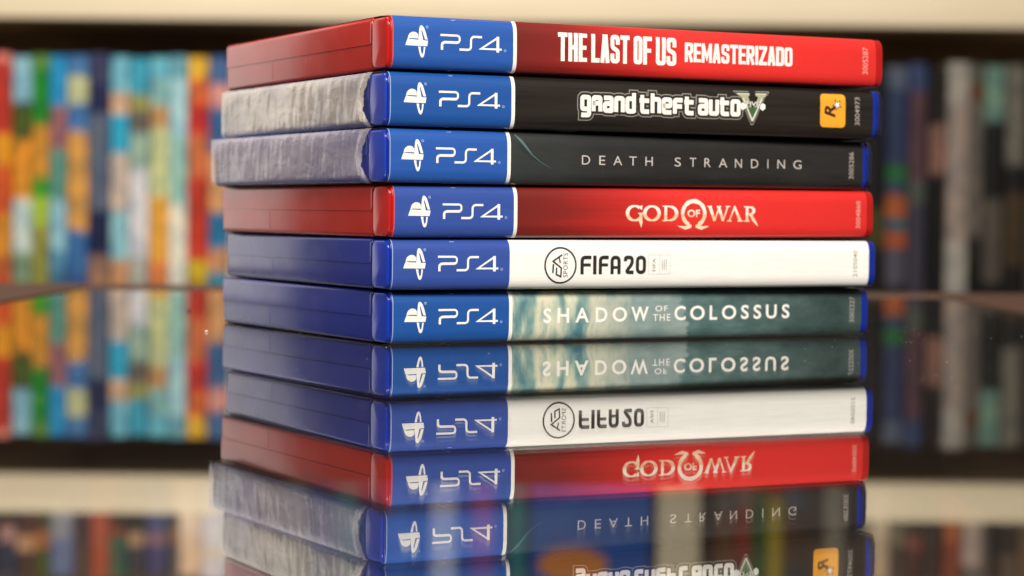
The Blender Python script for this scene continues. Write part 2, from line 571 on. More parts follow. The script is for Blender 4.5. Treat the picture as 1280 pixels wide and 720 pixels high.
MB = -85 + 0
G1 = "colourful books in the left bay behind the stack"
L = [
    (-34, -12, 196, [(3, (200, 90, 60)), (4, (60, 110, 160)), (4, (210, 200, 170))], "mixed red and blue book at the far left edge of the colourful row"),
    (-12, 10, 197, [(1, (235, 130, 120)), (9, (214, 50, 34)), (4, (244, 160, 20)), (6, (226, 84, 30)), (5, (240, 150, 30)), (3, (200, 90, 40)), (6, (210, 60, 30))], "red and orange book left of the pale blue and dark green one"),
    (10, 36, 194, [(6, (130, 190, 215)), (5, (72, 92, 30)), (8, (238, 150, 30)), (7, (190, 215, 215)), (4, (120, 150, 120)), (6, (60, 80, 60))], "book with pale blue top, dark green and orange bands"),
    (36, 58, 196, [(2, (90, 150, 60)), (8, (22, 150, 40)), (8, (222, 150, 40)), (3, (70, 175, 40)), (4, (170, 205, 50)), (9, (150, 150, 60)), (6, (60, 110, 60))], "bright green book with an orange title block, between the pale blue and the cyan one"),
    (58, 80, 195, [(7, (20, 150, 220)), (6, (160, 100, 110)), (7, (80, 150, 140)), (7, (140, 200, 225)), (3, (80, 150, 190)), (8, (60, 110, 150))], "book with a bright cyan top and pale blue foot beside the green book"),
    (80, 107, 196, [(3, (60, 120, 185)), (4, (200, 205, 150)), (4, (60, 120, 190)), (14, (226, 160, 70)), (6, (50, 110, 180)), (8, (40, 80, 150))], "blue book with a long upright orange title strip"),
    (107, 134, 198, [(4, (56, 60, 100)), (4, (28, 36, 84)), (13, (86, 100, 128)), (6, (24, 32, 78)), (5, (150, 110, 90)), (5, (30, 36, 70))], "navy book with grey lettering, the darkest of the colourful row"),
    (134, 158, 195, [(5, (110, 196, 222)), (3, (228, 180, 140)), (6, (30, 172, 220)), (8, (206, 186, 172)), (7, (140, 205, 220)), (5, (210, 150, 100)), (5, (90, 140, 150))], "cyan book with a beige emblem near its top, right of the navy book"),
    (158, 183, 194, [(5, (50, 170, 205)), (2, (160, 160, 80)), (3, (110, 100, 90)), (5, (150, 186, 170)), (12, (224, 224, 232)), (4, (180, 180, 170)), (6, (80, 120, 110))], "book with teal top and long white lower half"),
    (183, 208, 195, [(3, (90, 185, 215)), (4, (130, 190, 190)), (3, (205, 150, 90)), (10, (206, 214, 150)), (9, (240, 170, 50)), (4, (240, 130, 60)), (6, (160, 120, 70))], "pale yellow green book with orange flame shape near its foot"),
    (208, 232, 196, [(3, (100, 170, 190)), (8, (160, 214, 230)), (9, (150, 205, 195)), (11, (232, 232, 215)), (6, (190, 180, 160))], "sky blue book fading to white, left of the red and yellow one"),
    (232, 258, 195, [(3, (250, 190, 40)), (4, (232, 100, 40)), (4, (216, 40, 30)), (6, (220, 110, 60)), (12, (214, 52, 30)), (3, (224, 190, 20)), (7, (150, 70, 30))], "red book with yellow bands at top and foot"),
    (258, 284, 196, [(4, (60, 100, 160)), (3, (226, 150, 140)), (6, (50, 100, 160)), (8, (224, 160, 100)), (5, (30, 120, 175)), (3, (220, 150, 100)), (4, (40, 140, 180)), (4, (200, 140, 80))], "blue and orange striped book just left of the stack"),
    (284, 308, 190, [(5, (232, 225, 205)), (10, (220, 200, 165)), (8, (232, 220, 190))], "cream book half hidden by the left side of the stack"),
    (308, 334, 193, [(5, (50, 90, 150)), (10, (190, 170, 140))], "blue topped book hidden behind the left of the stack"),
]
for a, b_, zt, cols, lab in L:
    book(X(a), X(b_), MB, zt, cols, lab, G1, speck=0.6)

G2 = "mostly dark books in the right bay behind the stack"
R = [
    (1056, 1080, 192, [(10, (60, 60, 55)), (8, (40, 38, 36))], "dark grey book hidden behind the right of the stack"),
    (1081, 1108, 190, [(11, (30, 26, 24)), (3, (110, 104, 30)), (7, (36, 26, 22))], "black book with a dull yellow mark close beside the stack"),
    (1108, 1136, 194, [(3, (110, 125, 150)), (10, (58, 82, 134)), (2, (46, 150, 76)), (2, (60, 90, 130)), (3, (214, 120, 50)), (2, (50, 130, 150)), (2, (214, 110, 50)), (5, (110, 110, 130)), (7, (60, 60, 80))], "blue book with a green mark and orange and teal stripes"),
    (1136, 1159, 197, [(3, (70, 95, 150)), (9, (120, 82, 96)), (2, (110, 120, 110)), (7, (92, 88, 110)), (7, (90, 84, 110))], "slim blue book with a dusky pink panel"),
    (1161, 1183, 193, [(7, (44, 28, 24)), (6, (172, 128, 112)), (12, (28, 22, 20)), (8, (30, 24, 24))], "black book with a small pinkish beige panel at mid height"),
    (1183, 1211, 198, [(4, (186, 182, 172)), (14, (180, 166, 158)), (10, (188, 184, 176))], "tall pale grey book, the lightest in the dark right bay"),
    (1211, 1229, 196, [(2, (120, 120, 110)), (2, (140, 90, 50)), (15, (134, 126, 118)), (3, (60, 50, 45)), (8, (30, 24, 20))], "grey book with dark lower end right of the pale grey one"),
    (1229, 1256, 195, [(6, (132, 172, 156)), (8, (34, 28, 24)), (9, (118, 108, 98)), (6, (30, 24, 22))], "black book with a mint green top block"),
    (1256, 1282, 196, [(11, (140, 136, 124)), (3, (40, 34, 28)), (8, (106, 82, 44)), (8, (34, 28, 24))], "book with grey upper half and brown ochre lower half"),
    (1282, 1306, 194, [(7, (50, 44, 40)), (8, (90, 84, 74))], "dark book at the far right edge of the row"),
]
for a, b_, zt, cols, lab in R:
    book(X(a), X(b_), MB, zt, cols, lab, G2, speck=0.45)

G3 = "books on the upper shelf board, seen mirrored in the glass"
U = [
    (-30, -4, [(2, (50, 40, 36)), (1, (60, 50, 60))], "dark book at the left end of the upper row"),
    (-4, 17, [(4, (48, 38, 38)), (2, (200, 140, 120)), (2, (50, 34, 30))], "dark upper-row book with a pink spot"),
    (17, 42, [(3, (66, 44, 34)), (2, (220, 160, 110)), (3, (56, 40, 38))], "brown upper-row book with a beige orange spot"),
    (42, 61, [(3, (84, 96, 34)), (2, (190, 110, 60)), (2, (66, 60, 40))], "olive green upper-row book with an orange spot"),
    (61, 90, [(4, (112, 122, 170)), (3, (150, 150, 165))], "pale grey blue upper-row book left of two brown ones"),
    (90, 111, [(4, (88, 60, 42)), (3, (76, 50, 36))], "plain dark brown upper-row book left of the red one"),
    (111, 134, [(4, (178, 72, 44)), (4, (190, 84, 56)), (1, (170, 60, 50))], "rusty red upper-row book beside the green one"),
    (134, 158, [(5, (40, 98, 76)), (1, (150, 70, 40)), (2, (60, 50, 40))], "dark green upper-row book beside the rusty red one"),
    (158, 181, [(4, (58, 50, 66)), (2, (190, 150, 110)), (3, (54, 46, 40))], "dark upper-row book with a beige patch right of the green one"),
    (181, 208, [(4, (74, 66, 110)), (2, (150, 100, 100)), (3, (74, 80, 120))], "bluish violet upper-row book left of the slim dark one"),
    (208, 223, [(4, (44, 54, 48)), (2, (130, 80, 40)), (2, (44, 60, 50))], "slim dark upper-row book left of the pale peach one"),
    (223, 253, [(5, (236, 196, 160)), (3, (240, 215, 190))], "pale peach upper-row book left of the pale lilac one"),
    (253, 288, [(2, (214, 208, 220)), (1, (240, 215, 180)), (3, (222, 216, 222))], "pale lilac upper-row book nearest the stack on the left"),
]
for a, b_, cols, lab in U:
    book(X(a), X(b_), 272.6, 272.6 + 62 + rnd.random() * 8, cols, lab, G3, depth=120, speck=0.35)
U2 = [
    (1082, 1096, [(4, (120, 124, 100)), (3, (130, 130, 110))], "slim grey green upper-row book nearest the stack on the right"),
    (1096, 1121, [(5, (190, 160, 128)), (2, (200, 180, 150))], "beige upper-row book right of the grey green one"),
    (1121, 1139, [(4, (76, 60, 50)), (3, (120, 110, 90))], "brown grey upper-row book right of the beige one"),
    (1139, 1162, [(4, (80, 40, 32)), (2, (130, 70, 60)), (2, (70, 56, 46))], "dark reddish upper-row book"),
    (1162, 1187, [(4, (52, 32, 28)), (3, (56, 46, 38))], "nearly black upper-row book left of the orange one"),
    (1188, 1209, [(5, (128, 52, 30)), (3, (170, 92, 44))], "orange brown upper-row book, brightest of its bay"),
    (1209, 1236, [(2, (70, 60, 56)), (4, (160, 136, 126)), (1, (170, 150, 130))], "greyish pink upper-row book right of the orange one"),
    (1236, 1258, [(3, (50, 32, 24)), (4, (30, 20, 18))], "black upper-row book beside the greyish pink one"),
    (1258, 1284, [(3, (100, 76, 60)), (4, (44, 36, 30))], "dark brown upper-row book at the right edge"),
]
for a, b_, cols, lab in U2:
    book(X(a), X(b_), 272.6, 272.6 + 60 + rnd.random() * 8, cols, lab, G3, depth=120, speck=0.35)

G4 = "books on the lower shelf, seen through the glass below the mirrored stack"
LZ = -440
Lw = [
    (-10, 22, [(3, (70, 60, 60)), (6, (50, 70, 110))], "dull blue lower-shelf book at the left end of the row"),
    (22, 50, [(4, (120, 60, 40)), (6, (90, 60, 50))], "plain brown lower-shelf book beside the dark green one"),
    (50, 82, [(4, (60, 80, 60)), (6, (40, 60, 50))], "dark green lower-shelf book left of the grey violet one"),
    (82, 112, [(5, (60, 60, 90)), (6, (90, 80, 80))], "grey violet lower-shelf book right of the dark green one"),
    (112, 146, [(5, (130, 70, 50)), (6, (150, 80, 50))], "rust brown lower-shelf book left of the charcoal one"),
    (146, 180, [(5, (50, 50, 54)), (6, (70, 70, 66))], "charcoal lower-shelf book right of the rust brown one"),
    (180, 215, [(5, (70, 80, 120)), (6, (60, 60, 90))], "slate blue lower-shelf book left of the beige pink one"),
    (215, 250, [(5, (190, 160, 140)), (6, (180, 150, 130))], "beige pink lower-shelf book right of the slate blue one"),
    (250, 285, [(5, (180, 180, 190)), (6, (190, 170, 160))], "pale grey lower-shelf book right of the beige pink one"),
    (285, 320, [(5, (60, 70, 110)), (6, (40, 50, 90))], "deep blue lower-shelf book right of the pale grey one"),
    (320, 354, [(5, (90, 60, 50)), (6, (60, 46, 40))], "dark brown lower-shelf book left of the white one"),
    (354, 385, [(5, (120, 120, 120)), (6, (100, 100, 110))], "mid grey lower-shelf book left of the plain blue one"),
    (385, 420, [(5, (50, 70, 120)), (6, (40, 60, 110))], "plain blue lower-shelf book left of the teal one"),
    (420, 452, [(5, (60, 130, 140)), (6, (40, 90, 110))], "blue teal lower-shelf book beside the indigo one"),
    (452, 484, [(5, (60, 60, 110)), (6, (40, 50, 120))], "indigo lower-shelf book right of the blue teal one"),
    (484, 516, [(5, (70, 90, 150)), (6, (60, 80, 150))], "cornflower blue lower-shelf book right of the indigo one"),
    (516, 540, [(5, (60, 70, 130)), (6, (60, 60, 120))], "dim blue lower-shelf book left of the white one"),
    (540, 574, [(5, (215, 210, 215)), (6, (205, 205, 215))], "white lower-shelf book that shows as a pale streak"),
    (574, 592, [(5, (90, 80, 140)), (6, (70, 60, 110))], "violet lower-shelf book between the white and the red one"),
    (592, 622, [(5, (196, 70, 90)), (6, (150, 40, 70))], "crimson lower-shelf book right of the violet one"),
    (622, 640, [(5, (60, 60, 120)), (6, (40, 50, 110))], "narrow dark blue lower-shelf book between red and turquoise"),
    (640, 662, [(3, (40, 150, 165)), (6, (20, 140, 160))], "turquoise lower-shelf book beside the big blue box"),
]
for a, b_, cols, lab in Lw:
    book(X(a), X(b_), LZ, -206 - rnd.random() * 14, cols, lab, G4, depth=170, speck=0.3)
Lr = [
    (874, 900, [(4, (60, 40, 34)), (6, (70, 44, 34))], "dark brown lower-shelf book right of the cream divider"),
    (900, 926, [(4, (110, 100, 96)), (3, (130, 80, 50)), (6, (90, 80, 70))], "grey lower-shelf book with an orange patch"),
    (926, 946, [(4, (150, 120, 110)), (3, (170, 60, 40)), (6, (80, 70, 60))], "pinkish grey lower-shelf book with a red patch"),
    (946, 964, [(3, (90, 110, 60)), (6, (60, 110, 50))], "moss green lower-shelf book left of the mustard one"),
    (964, 986, [(2, (160, 70, 50)), (6, (196, 168, 40))], "mustard yellow lower-shelf book right of the moss green one"),
    (986, 1012, [(4, (84, 90, 110)), (3, (100, 70, 50)), (6, (70, 70, 80))], "blue grey lower-shelf book right of the mustard one"),
    (1012, 1036, [(4, (80, 60, 52)), (6, (90, 74, 60))], "brown lower-shelf book left of the pale one"),
    (1036, 1064, [(4, (170, 160, 146)), (6, (160, 150, 136))], "pale stone lower-shelf book left of the umber one"),
    (1064, 1092, [(4, (60, 46, 40)), (6, (80, 66, 56))], "umber lower-shelf book right of the pale stone one"),
    (1092, 1120, [(4, (130, 120, 104)), (6, (140, 124, 104))], "sand coloured lower-shelf book left of the chocolate one"),
    (1120, 1150, [(4, (56, 40, 34)), (6, (60, 44, 36))], "chocolate brown lower-shelf book right of the sand coloured one"),
    (1150, 1184, [(4, (46, 34, 32)), (6, (66, 40, 34))], "blackish lower-shelf book left of the burnt orange one"),
    (1184, 1214, [(4, (150, 76, 40)), (6, (120, 60, 36))], "burnt orange lower-shelf book in the right lower bay"),
    (1214, 1246, [(4, (120, 110, 104)), (6, (130, 120, 110))], "ash grey lower-shelf book right of the burnt orange one"),
    (1246, 1282, [(4, (40, 30, 26)), (6, (44, 34, 30))], "black lower-shelf book at the right end of the row"),
]
for a, b_, cols, lab in Lr:
    book(X(a), X(b_), LZ, -182 - rnd.random() * 14, cols, lab, G4, depth=170, speck=0.3)

# big blue box set with an orange oval, on the lower shelf
bx = empty("box_set", (X(742) * MM, (YF + 8) * MM, (LZ + 0.15) * MM), "big blue box with an orange oval on the lower shelf, seen through the glass", "box")
m = cover_mat([(0.0, (12, 66, 150)), (1.0, (20, 88, 180))], 77, 0.2)
bm_obj("carton", box_bm(-62, 62, 0, 170, 0, 228, 1.5), m, bx)
bm = bmesh.new()
cv = []
for i in range(36):
    a = i / 36 * 2 * math.pi
    cv.append(bm.verts.new(((-18 + 36 * math.cos(a)) * MM, -0.4 * MM, (112 + 18 * math.sin(a)) * MM)))
bm.faces.new(cv)
bm_obj("oval_label", bm, flat("oval_orange", (205, 120, 40)), bx, False)


# ---------------------------------------------------------------- spine profile of the game cases
def prof(v, T):
    """depth (mm) of the bulged spine at height v"""
    s = abs((v - T / 2) / (T / 2 + 0.08))
    q = (s - 0.30) / 0.70
    if q <= 0:
        return 0.0
    q = min(q, 1.0)
    return 2.3 * (1 - math.sqrt(max(0.0, 1 - q ** 2.8)))


class Ink:
    """flat print: polygons in millimetres on the spine plane (u along the spine, v up)"""

    def __init__(self):
        self.v, self.f, self.k = [], [], 0

    def poly(self, pts, layer=None):
        i = len(self.v)
        lv = self.k if layer is None else layer
        self.v += [(p[0], p[1], lv) for p in pts]
        self.f.append(tuple(range(i, i + len(pts))))
        if layer is None:
            self.k += 1

    def stroke(self, pts, w, cap=0.0, closed=False):
        pts = [Vector(p) for p in pts]
        out = [pts[0]]
        for p in pts[1:]:
            if (p - out[-1]).length > 1e-4:
                out.append(p)
        pts = out
        if closed and (pts[0] - pts[-1]).length < 1e-4:
            pts.pop()
        n = len(pts)
        if not closed and cap:
            pts[0] = pts[0] + (pts[0] - pts[1]).normalized() * cap
            pts[-1] = pts[-1] + (pts[-1] - pts[-2]).normalized() * cap
        ws = w if isinstance(w, (list, tuple)) else [w] * n
        Lp, Rp = [], []
        for i in range(n):
            if closed:
                a, b, c = pts[i - 1], pts[i], pts[(i + 1) % n]
            else:
                a, b, c = pts[max(i - 1, 0)], pts[i], pts[min(i + 1, n - 1)]
            d1 = (b - a).normalized() if (b - a).length > 1e-6 else (c - b).normalized()
            d2 = (c - b).normalized() if (c - b).length > 1e-6 else d1
            n1, n2 = Vector((-d1.y, d1.x)), Vector((-d2.y, d2.x))
            mt = (n1 + n2)
            mt = mt.normalized() if mt.length > 1e-3 else n1
            s = 1.0 / max(0.35, mt.dot(n1))
            Lp.append(b + mt * ws[i] / 2 * s)
            Rp.append(b - mt * ws[i] / 2 * s)
        i0 = len(self.v)
        for l, r in zip(Lp, Rp):
            self.v.append((l.x, l.y, self.k))
            self.v.append((r.x, r.y, self.k))
        m_ = n if closed else n - 1
        for i in range(m_):
            j = (i + 1) % n
            self.f.append((i0 + 2 * i, i0 + 2 * i + 1, i0 + 2 * j + 1, i0 + 2 * j))
        self.k += 1

    def text(self, s, u0, v0, u1, v1, bold=0.0, rot=False, space=1.0, shear=0.0):
        cu = bpy.data.curves.new("txt", 'FONT')
        cu.body = s
        cu.size = 1.0
        cu.offset = bold
        cu.shear = shear
        cu.space_character = space
        cu.fill_mode = 'FRONT'
        cu.resolution_u = 4
        to = bpy.data.objects.new("txt", cu)
        COL.objects.link(to)
        bpy.context.view_layer.update()
        me = bpy.data.meshes.new_from_object(to.evaluated_get(bpy.context.evaluated_depsgraph_get()))
        bpy.data.objects.remove(to)
        bpy.data.curves.remove(cu)
        P = [(v.co.x, v.co.y) for v in me.vertices]
        F = [tuple(p.vertices) for p in me.polygons]
        bpy.data.meshes.remove(me)
        if rot:
            P = [(-y, x) for x, y in P]
        xs, ys = [p[0] for p in P], [p[1] for p in P]
        i = len(self.v)
        for x, y in P:
            self.v.append((u0 + (x - min(xs)) / (max(xs) - min(xs)) * (u1 - u0),
                           v0 + (y - min(ys)) / (max(ys) - min(ys)) * (v1 - v0), self.k))
        self.f += [tuple(i + q for q in f) for f in F]
        self.k += 1

    def build(self, name, mat, parent, T, eps):
        bm = bmesh.new()
        vs = [bm.verts.new((p[0], -p[2] * 0.001, p[1])) for p in self.v]
        for f in self.f:
            try:
                bm.faces.new([vs[i] for i in f])
            except ValueError:
                pass
        vmin, vmax = min(p[1] for p in self.v), max(p[1] for p in self.v)
        half = T / 2 + 0.08
        for sgn in (-1, 1):
            s = 0.30
            while s < 1.0:
                z = T / 2 + sgn * s * half
                if vmin < z < vmax:
                    bmesh.ops.bisect_plane(bm, geom=bm.verts[:] + bm.edges[:] + bm.faces[:], plane_co=(0, 0, z), plane_no=(0, 0, 1))
                s += 0.05
        for v in bm.verts:
            v.co.y += prof(v.co.z, T) - eps
            v.co *= MM
        for f in bm.faces:
            f.normal_update()
            if f.normal.y > 0:
                f.normal_flip()
        me = bpy.data.meshes.new(name)
        bm.to_mesh(me)
        bm.free()
        return link_obj(name, me, mat, parent)


def rounded(pts, r, closed=False, n=5):
    P = [Vector(p) for p in pts]
    out = []
    rng = range(len(P))
    for i in rng:
        if not closed and i in (0, len(P) - 1):
            out.append(P[i])
            continue
        a, b, c = P[i - 1], P[i], P[(i + 1) % len(P)]
        ra = min(r, (a - b).length / 2 * 0.98, (c - b).length / 2 * 0.98)
        s = b + (a - b).normalized() * ra
        e = b + (c - b).normalized() * ra
        for k in range(n + 1):
            t = k / n
            out.append(s * (1 - t) ** 2 + b * 2 * t * (1 - t) + e * t * t)
    return out


def arc(cx, cy, rx, ry, a0, a1, n=28):
    return [(cx + rx * math.cos(math.radians(a0 + (a1 - a0) * i / n)), cy + ry * math.sin(math.radians(a0 + (a1 - a0) * i / n))) for i in range(n + 1)]


# ---- block capitals drawn as strokes
def block(ink, ch, x0, x1, y0, y1, w, r=0.6):
    a, b_, h = x0 + w / 2, x1 - w / 2, w / 2
    lo, hi, ym, xm = y0 + h, y1 - h, (y0 + y1) / 2, (x0 + x1) / 2
    st = ink.stroke
    if ch == 'T':
        st([(x0, hi), (x1, hi)], w); st([(xm, y0), (xm, y1)], w)
    elif ch == 'H':
        st([(a, y0), (a, y1)], w); st([(b_, y0), (b_, y1)], w); st([(a, ym), (b_, ym)], w)
    elif ch == 'E':
        st([(a, y0), (a, y1)], w)
        for y in (lo, ym, hi): st([(a, y), (x1 - (0.2 if y == ym else 0), y)], w * 0.9)
    elif ch == 'F':
        st([(a, y0), (a, y1)], w)
        st([(a, hi), (x1, hi)], w); st([(a, ym), (x1 - 0.25, ym)], w * 0.9)
    elif ch == 'L':
        st([(a, y0), (a, y1)], w); st([(a, lo), (x1, lo)], w)
    elif ch == 'A':
        st([(a, y0), (xm - w * 0.12, y1)], w); st([(b_, y0), (xm + w * 0.12, y1)], w); st([(a + .3, y0 + (y1 - y0) * .27), (b_ - .3, y0 + (y1 - y0) * .27)], w * .8)
    elif ch == 'S':
        st(rounded([(b_, y0 + (y1 - y0) * .66), (b_, hi), (a, hi), (a, ym + w * .35), (b_, ym - w * .35), (b_, lo), (a, lo), (a, y0 + (y1 - y0) * .34)], r), w)
    elif ch == 'O':
        st(rounded([(a, lo), (b_, lo), (b_, hi), (a, hi)], r, True), w, closed=True)
    elif ch == 'D':
        st(rounded([(a, lo), (b_, lo), (b_, hi), (a, hi)], r * .9, True), w, closed=True); st([(a, y0), (a, y1)], w)
    elif ch == 'U':
        st(rounded([(a, y1), (a, lo), (b_, lo), (b_, y1)], r), w)
    elif ch == 'I':
        st([(xm, y0), (xm, y1)], w)
    elif ch == 'R':
        st([(a, y0), (a, y1)], w); st(rounded([(a, hi), (b_, hi), (b_, ym), (a, ym)], r), w); st([(xm, ym), (b_ + .1, y0)], w)
    elif ch == 'M':
        st([(a, y0), (a, y1)], w); st([(b_, y0), (b_, y1)], w); st([(a, y1), (xm, y0 + (y1 - y0) * .25), (b_, y1)], w * .8)
    elif ch == 'Z':
        st([(x0, hi), (x1, hi)], w); st([(x0, lo), (x1, lo)], w); st([(b_ + .1, hi), (a - .1, lo)], w)


def word(ink, s, u0, u1, v0, v1, w, gap=0.28, r=0.6):
    wid = {'I': 0.42, 'M': 1.25, 'T': 1.0, 'L': 0.9, 'E': 0.9}
    tot = sum(wid.get(c, 1.0) for c in s)
    unit = (u1 - u0 - gap * (len(s) - 1)) / tot
    x = u0
    for c in s:
        cw = unit * wid.get(c, 1.0)
        block(ink, c, x, x + cw, v0, v1, w, r)
        x += cw + gap


# ---- blocky lowercase for the outlined title
def lower(ch, x0, x1, y0, y1):
    a, b_, m_ = x0, x1, (y0 + y1) / 2
    if ch == 'g': return [('c', [(a, y0 + .3), (b_, y0 + .3), (b_, y1), (a, y1)]), ('o', [(b_, y0), (b_, y0 - 1.5), (a, y0 - 1.5)])]
    if ch == 'r': return [('o', [(a, y0), (a, y1), (b_, y1), (b_, m_ + .2), (a, m_ + .2)]), ('o', [(b_, m_ - .3), (b_, y0)])]
    if ch == 'a': return [('o', [(a, y1), (b_, y1), (b_, y0)]), ('o', [(b_, m_ + .2), (a, m_ + .2), (a, y0), (b_, y0)])]
    if ch == 'n': return [('o', [(a, y0), (a, y1), (b_, y1), (b_, y0)])]
    if ch == 'd': return [('c', [(a, y0), (b_, y0), (b_, y1), (a, y1)]), ('o', [(b_, y0), (b_, y1 + 1.4)])]
    if ch == 't': return [('o', [(a + .3, y1 + .8), (a + .3, y0), (b_, y0)]), ('o', [(a - .3, y1 - .5), (b_, y1 - .5)])]
    if ch == 'h': return [('o', [(a, y0), (a, y1 + 1.4)]), ('o', [(a, y1), (b_, y1), (b_, y0)])]
    if ch == 'e': return [('o', [(a, m_), (b_, m_), (b_, y1), (a, y1), (a, y0), (b_, y0)])]
    if ch == 'f': return [('o', [(b_, y1), (a, y1), (a, y0)]), ('o', [(a, m_), (b_ - .2, m_)])]
    if ch == 'u': return [('o', [(a, y1), (a, y0), (b_, y0), (b_, y1)])]
    if ch == 'o': return [('c', [(a, y0), (b_, y0), (b_, y1), (a, y1)])]


def lower_word(inks, s, u0, u1, v0, v1, w):
    n = len(s)
    pitch = (u1 - u0) / n
    for i, ch in enumerate(s):
        x0 = u0 + i * pitch + w / 2 + 0.08
        x1 = u0 + (i + 1) * pitch - w / 2 - 0.08
        for kind, pts in lower(ch, x0, x1, v0 + w / 2, v1 - w / 2):
            for ink, extra in inks:
                ink.stroke(rounded(pts, 0.5, kind == 'c', 3), w + extra, cap=(w * 0.25 + extra / 2 if kind == 'o' else 0), closed=(kind == 'c'))


# ---------------------------------------------------------------- game cases
Z = [78.677, 62.629, 46.639, 31.049, 16.052, 0.354]
TH = [14.656, 15.016, 15.037, 14.766, 14.227, 14.749]
POSE = [(-34.43, 614.96, .4768, .0040, -.0025), (-35.07, 615.91, .4759, .0024, -.0019), (-35.07, 616.76, .5035, .0022, -.0015),
        (-33.95, 620.02, .4949, .0034, .0011), (-34.38, 621.34, .4796, .0008, .0011), (-34.36, 625.23, .4947, .0003, .0003)]
CASES = [
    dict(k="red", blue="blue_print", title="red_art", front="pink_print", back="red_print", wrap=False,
         label="red game case with block lettering, topmost of the stack"),
    dict(k="blue", blue="deep_blue_print", title="black_art", front="black_print", back="white_print", wrap=True,
         label="shrink-wrapped blue game case with an orange star badge on its black spine, second from top"),
    dict(k="blue", blue="blue_print", title="slate_art", front="black_print", back="teal_print", wrap=True,
         label="shrink-wrapped blue game case, dark slate spine with thin widely spaced lettering, third from the top"),
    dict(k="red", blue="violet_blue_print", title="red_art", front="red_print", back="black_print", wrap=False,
         label="red game case with a horseshoe-like ring in its gilded title, fourth from the top"),
    dict(k="blue", blue="violet_blue_print", title="white_print", front="black_print", back="white_print", wrap=False,
         label="blue game case with a white spine and black round sports badge, second from the bottom"),
    dict(k="blue", blue="deep_blue_print", title="colossus_art", front="teal_print", back="black_print", wrap=False,
         label="blue game case with misty teal and cream spine, lowest of the stack, lying on glass"),
]


def strip(name, u0, u1, T, mat, parent, eps=0.05, v_from=None, v_to=None, nu=1):
    """paper bent over the spine profile between two heights"""
    bm = bmesh.new()
    half = T / 2 + 0.06
    ss = [-1 + 0.5 * (1 - math.cos(i / 14 * math.pi / 2)) for i in range(15)]
    ss = ss + [-0.25, 0, 0.25] + [-s for s in reversed(ss)]
    rows = []
    for s in ss:
        v = T / 2 + s * (half + 0.05)
        y = prof(T / 2 + s * half, T) - eps
        rows.append([bm.verts.new(((u0 + (u1 - u0) * i / nu) * MM, y * MM, v * MM)) for i in range(nu + 1)])
    for a, b in zip(rows, rows[1:]):
        for i in range(nu):
            bm.faces.new((a[i], a[i + 1], b[i + 1], b[i]))
    me = bpy.data.meshes.new(name)
    bm.to_mesh(me)
    bm.free()
    for p in me.polygons:
        p.use_smooth = True
    return link_obj(name, me, mat, parent)


def sheet(name, segs, z, T, parent, y1=128):
    """cover artwork under the sleeve on the front or back face; segs = (u0,u1,material)"""
    bm = bmesh.new()
    me = bpy.data.meshes.new(name)
    for i, (u0, u1, mt) in enumerate(segs):
        ze = T + 0.07 if z > T / 2 else -0.07
        rows = [[bm.verts.new((u * MM, y * MM, zz * MM)) for u in (u0, u1)] for y, zz in ((2.25, ze), (4.5, ze + (z - ze) * 0.45), (9, z), (y1, z))]
        for ra, rb in zip(rows, rows[1:]):
            bm.faces.new((ra[0], ra[1], rb[1], rb[0])).material_index = i
    bm.to_mesh(me)
    bm.free()
    for s in segs:
        me.materials.append(M[s[2]])
    return link_obj(name, me, None, parent)


def add_emblem(parent, T, dv, du):
    k = Ink()
    # upright leaf with slot, the slanting base bar, the half round on its left, the lower loop
    k.poly([(8.22, 8.02), (8.33, 9.6), (8.5, 11.2), (8.75, 11.95), (9.14, 12.22), (9.6, 12.0), (10.1, 11.3), (10.6, 9.9), (11.1, 8.2), (10.3, 8.22), (9.85, 9.4), (9.4, 10.7), (9.2, 10.9), (9.15, 10.5), (9.4, 9.4), (9.72, 8.03)])
    k.poly([(4.86, 8.25), (5.12, 9.2), (5.5, 9.75), (6.2, 10.2), (7.0, 10.28), (7.7, 10.05), (8.15, 9.55), (8.2, 8.42), (5.6, 8.46), (5.3, 8.3)])
    k.poly([(4.18, 6.42), (4.55, 7.55), (4.85, 8.15), (5.25, 8.22), (11.25, 7.92), (10.95, 6.35)])
    k.poly([(8.15, 6.18), (8.45, 4.9), (8.85, 3.6), (9.2, 3.15), (9.6, 3.08), (9.95, 3.5), (10.2, 4.5), (10.4, 6.1), (9.9, 6.12), (9.75, 4.6), (9.5, 4.1), (9.25, 4.3), (9.0, 5.2), (8.95, 6.14)])
    k.v = [(a + du, b + dv, c) for a, b, c in k.v]
    k.build("emblem", M["white_ink"], parent, T, 0.085)
    p = Ink()
    w = 0.74
    p.stroke(rounded([(15.1, 9.72), (20.6, 9.72), (21.15, 9.3), (21.15, 8.2), (20.6, 7.76), (16.3, 7.72), (15.6, 7.3), (15.6, 5.55)], 0.5), [w * .8] * 20 + [w] * 40)
    p.v, p.f = p.v, p.f
    p.stroke(rounded([(21.1, 5.84), (24.1, 5.84), (24.75, 6.4), (24.75, 9.0), (25.4, 9.62), (28.25, 9.62)], 0.6), w * .85)
    p.stroke([(33.33, 5.45), (33.33, 9.95)], w * 1.2)
    p.stroke([(33.3, 9.65), (27.95, 6.32), (34.6, 6.32)], w * .78)
    p.v = [(a + du, b + dv, c) for a, b, c in p.v]
    p.build("lettering", M["white_ink"], parent, T, 0.085)
    for cx, cy in ((10.95 + du, 11.75), (35.7 + du, 6.05)):
        q = Ink()
        q.stroke(arc(cx, cy + dv, .33, .33, 0, 360, 16)[:-1], .16, closed=True)
        q.text("R", cx - .13, cy + dv - .18, cx + .15, cy + dv + .18)
        q.build("registered_mark", M["pale_blue_ink"], parent, T, 0.09)


